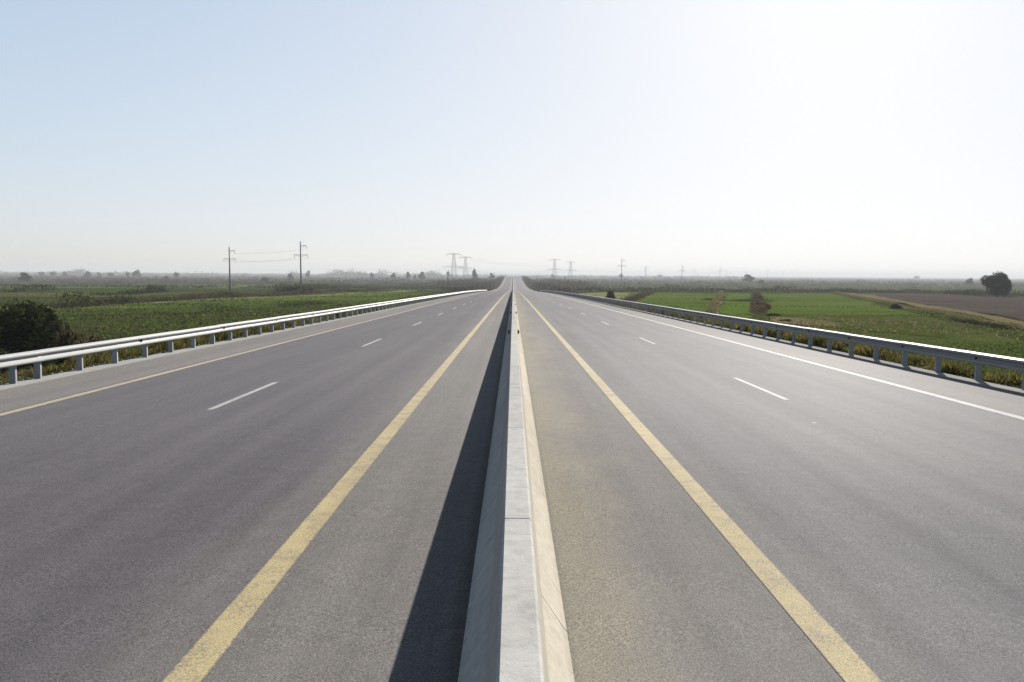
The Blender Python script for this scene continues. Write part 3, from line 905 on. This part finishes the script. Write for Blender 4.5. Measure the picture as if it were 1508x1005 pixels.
# loose gravel between the edging and the weeds
STONE = m_plain('gravel', (0.13, 0.12, 0.105), 1.0, 0.6, 3)
def gravel(side, n):
    Yv = 14 * (120 / 14) ** rng.random(n); Xv = side * (12.15 + 1.0 * rng.random(n) ** 1.3)
    s_ = rng.uniform(.010, .040, n)[:, None, None] * (1 + Yv / 80)[:, None, None]
    T = rng.normal(size=(n, 4, 3)); T /= np.linalg.norm(T, axis=2)[:, :, None]
    T = T * s_ * np.array([1, 1, .7]) + np.stack([Xv, Yv, zg(Xv, Yv) + .01], 1)[:, None, :]
    Q = np.stack([T[:, [0, 1, 2]], T[:, [0, 2, 3]], T[:, [0, 3, 1]], T[:, [1, 3, 2]]], 1).reshape(-1, 3)
    obj('gravel', fast_mesh('gravel', Q, 3), None, STONE, kind='stuff', label='loose grey gravel beside the %s edging' % ('left' if side < 0 else 'right'))
gravel(-1, 7000); gravel(1, 7000)
# taller grass on the near plain
def meadow(name, n, x0, x1, y0, y1, h, m, label):
    Yv = y0 * (y1 / y0) ** rng.random(n); Xv = rng.uniform(x0, x1, n) * Yv
    A_ = np.array(onground(1690, 512)); B_ = np.array(onground(1225, 430)); D_ = B_ - A_
    ok = (np.abs(Xv) > 19) & ((x0 < 0) | (D_[0] * (Yv - A_[1]) - D_[1] * (Xv - A_[0]) > 0))
    Xv, Yv = Xv[ok], Yv[ok]; n = len(Xv)
    cl = .5 + .5 * np.sin(Xv * .045 + 2 * np.sin(Yv * .05)) * np.sin(Yv * .21 + 1.5 * np.sin(Xv * .03))
    keep = rng.random(n) < .25 + .75 * cl
    Xv, Yv, cl = Xv[keep], Yv[keep], cl[keep]; n = len(Xv)
    hh = h * rng.uniform(.5, 1.2, n) * (.4 + .6 * cl)
    P = np.stack([Xv, Yv, zg(Xv, Yv) + hh * .3], 1)
    a = rng.uniform(0, 6.28, n); w_ = .10 * (1 + Yv / 120)
    dv = np.stack([np.cos(a) * w_, np.sin(a) * w_, 0 * a], 1)
    up = np.stack([rng.normal(0, .2, n) * hh, rng.normal(0, .2, n) * hh, hh], 1)
    Q = np.stack([P - dv, P + dv, P + up], 1).reshape(-1, 3)
    return obj(name, fast_mesh(name, Q, 3), None, m, kind='stuff', label=label)
meadow('meadow_grass', 45000, -.75, -.10, 45, 330, .26, GRASS, 'rough green grass of the left meadow')
meadow('meadow_grass', 5000, -.75, -.05, 60, 400, .35, REED, 'brownish grass tufts in the left meadow')
meadow('crop_grass', 40000, .12, .75, 45, 330, .16, GRASS, 'low green growth on the right-hand fields')

# tufts growing out at the left guardrail
def tuft(X, Y, h, label):
    n = 260
    a = rng.uniform(0, 6.28, n); r_ = rng.random(n) * h * .55
    P = np.stack([np.cos(a) * r_, np.sin(a) * r_, rng.random(n) * h], 1)
    me = fast_mesh('weed_tuft', leaf_quads(P, h * .22, .6, .35), 4)
    o = obj('weed_tuft', me, None, LEAF_G, label=label, cat='weed', group='weed tufts pushing through under the left guardrail')
    o.location = (X, Y, float(zg(X, Y)))
tuft(-12.35, 56.5, .85, 'dark weed tuft under the left guardrail, beside the third dash of the lane line')
tuft(-12.30, 71.0, .5, 'smaller dark weed tuft farther along under the left guardrail')

# ------------------------------------------------------------ power poles
def pole(px, base_py, top_py, label, arms=True, dist=None, r=.30):
    if dist is None: X, Y = onground(px, base_py)
    else: Y = dist; X = atdist(px, Y)
    d = ray(px, top_py); zt = CAM_H + d.z / d.y * Y
    z = float(zg(X, Y)); h = zt - z
    root = obj('power_pole', None, label=label, cat='power pole', group='concrete power poles across the plain')
    root.location = (X, Y, z)
    V = []; Fc = []; bar(V, Fc, (0, 0, -.5), (0, 0, h), r * 1.15, r * .62, 10)
    obj('shaft', mesh('shaft', V, Fc, True), root, POLEC)
    s = h / 21.0
    ends = []
    if arms:
        for (sx, zz, L) in ((1, h - 1.8 * s, 2.4 * s), (1, h - 5.6 * s, 3.0 * s), (-1, h - 5.6 * s, 2.6 * s)):
            V = []; Fc = []
            bar(V, Fc, (0, 0, zz), (sx * L, 0, zz + .25 * s), .11 * s, .07 * s, 4)
            bar(V, Fc, (0, 0, zz - .9 * s), (sx * L * .9, 0, zz + .2 * s), .05 * s, .05 * s, 4)
            arm = obj('crossarm', mesh('crossarm', V, Fc), root, LATT)
            V = []; Fc = []
            e = (sx * L, 0, zz + .15 * s)
            for q in range(7):
                bar(V, Fc, (e[0], 0, e[2] - .18 * q * s), (e[0], 0, e[2] - (.18 * q + .10) * s), .13 * s, .13 * s, 8)
            bar(V, Fc, e, (e[0], 0, e[2] - 1.4 * s), .035 * s, .035 * s, 6)
            obj('insulator', mesh('insulator', V, Fc), arm, INSUL)
            ends.append(Vector((X + e[0], Y, z + e[2] - 1.4 * s)))
    return root, ends
def wires(sets, label, sag=.02, r=.018):
    root = obj('power_line', None, label=label, cat='power line', group='overhead wires between the poles and pylons')
    for a, b_ in sets:
        V = []; Fc = []
        L = (b_ - a).length; prev = None
        for k in range(17):
            t = k / 16; p = a.lerp(b_, t); p.z -= sag * L * 4 * t * (1 - t)
            if prev is not None: bar(V, Fc, prev, p, r, r, 4)
            prev = p
        obj('wire', mesh('wire', V, Fc), root, WIRE)
p1, e1 = pole(443.5, 431, 356, 'tallest concrete power pole, left of the road beside the olive thicket')
p2, e2 = pole(339, 430.5, 364, 'tall concrete power pole, leftmost on the left-hand plain')
wires(list(zip(e1, e2)), 'thin wires strung between the two tall left power poles')
far_l = [Vector((e.x - 150, e.y + 210, e.z - 1)) for e in e2]
p3, e3 = pole(915, 423, 380, 'tallest thin power pole right of the road, nearest the right-hand pylons')
PR = [(950.5, 417, 391, 'second thin power pole to the right of the road, right of the tallest thin one'),
      (1004, 420, 391, 'thin power pole third from the road on the right plain'),
      (1022, 414, 396, 'faint short power pole close right of the third thin pole'),
      (1060, 416, 392.5, 'thin power pole left of the rounded tree, nearer of its pair'),
      (1069, 413, 396.5, 'faint short power pole between the rounded tree and the nearer thin pole'),
      (1098, 413, 397, 'faint thin pole rising directly behind the rounded tree'),
      (1130, 414, 397, 'faint thin pole just right of the rounded tree'),
      (1152, 412, 399.5, 'very faint short pole second right of the rounded tree'),
      (1175, 411, 399, 'very faint short pole third right of the rounded tree')]
prev = e3
for (px, b_, t_, lab) in PR:
    p, e = pole(px, b_, t_, lab, True, r=.34)

# ------------------------------------------------------------ lattice pylons
def pylon(px, Y, top_py, label):
    X = atdist(px, Y); d = ray(px, top_py); zt = CAM_H + d.z / d.y * Y
    z = float(zg(X, Y)); h = zt - z
    root = obj('lattice_pylon', None, label=label, cat='pylon', group='steel lattice pylons beside the distant road')
    root.location = (X, Y, z)
    V = []; Fc = []
    def wd(t): return (h * .11) * (1 - t) + h * .028 * t
    T_ = [0, .16, .30, .42, .53, .63, .72, .80, .88, .95, 1.0]
    cor = lambda t: [Vector((sx * wd(t), sy * wd(t), h * t)) for sx, sy in ((-1, -1), (1, -1), (1, 1), (-1, 1))]
    for i in range(4): bar(V, Fc, cor(0)[i], cor(1)[i], .22, .16, 4)
    for a, b_ in zip(T_[:-1], T_[1:]):
        A, B = cor(a), cor(b_)
        for i in range(4):
            j = (i + 1) % 4
            bar(V, Fc, A[i], B[j], .10, .10, 4); bar(V, Fc, A[j], B[i], .10, .10, 4); bar(V, Fc, B[i], B[j], .10, .10, 4)
    obj('tower_frame', mesh('tower_frame', V, Fc), root, LATT)
    ends = []
    for (t, L) in ((.97, .26), (.52, .36)):
        V = []; Fc = []
        zz = h * t; hw = h * L; dp = h * .045
        for sy in (-1, 1):
            bar(V, Fc, (-hw, sy * .3, zz), (hw, sy * .3, zz), .20, .20, 4)
            for sx in (-1, 1):
                bar(V, Fc, (sx * wd(t), sy * .8, zz + dp), (sx * hw, 0, zz), .15, .15, 4)
                for q in range(1, 5):
                    x0 = sx * (wd(t) + (hw - wd(t)) * q / 5)
                    bar(V, Fc, (x0, sy * .3, zz), (sx * (wd(t) + (hw - wd(t)) * (q - .5) / 5), sy * .4, zz + dp * (1 - (q - .5) / 5)), .09, .09, 4)
        arm = obj('crossarm', mesh('crossarm', V, Fc), root, LATT)
        for x0 in ((-hw, hw) if t > .9 else (-hw, -hw * .5, hw * .5, hw)):
            V = []; Fc = []
            bar(V, Fc, (x0, 0, zz), (x0, 0, zz - h * .07), .16, .16, 6)
            obj('insulator', mesh('insulator', V, Fc), arm, INSUL)
            ends.append(Vector((X + x0, Y, z + zz - h * .07)))
    return ends
a1 = pylon(668.5, 1300, 373.5, 'taller lattice pylon left of the distant road')
a2 = pylon(685.5, 1480, 378.5, 'shorter lattice pylon left of the distant road, beside the tall grey-green tree')
a3 = pylon(816.5, 1650, 382, 'nearer lattice pylon right of the distant road')
a4 = pylon(840, 1850, 385.5, 'farther, fainter lattice pylon right of the distant road')
wires(list(zip(a1, a3)), 'high voltage wires from the taller left pylon over the road', .02, .035)
wires(list(zip(a2, a4)), 'high voltage wires from the shorter left pylon over the road', .02, .035)

# ------------------------------------------------------------ haze
m = bpy.data.materials.new('haze'); m.use_nodes = True
n = m.node_tree; n.nodes.clear()
o_ = n.nodes.new('ShaderNodeOutputMaterial'); pv = n.nodes.new('ShaderNodeVolumePrincipled')
pv.inputs['Color'].default_value = (.40, .415, .44, 1)
pv.inputs['Density'].default_value = HAZE_DENSITY
pv.inputs['Anisotropy'].default_value = 0.1
n.links.new(pv.outputs[0], o_.inputs['Volume'])
V = []; Fc = []
box(V, Fc, (0, 5950, 10.75), (23600, 12600, 45.5))
hz = obj('haze', mesh('haze', V, Fc), None, m, kind='stuff', label='thin pale haze lying over the plain')
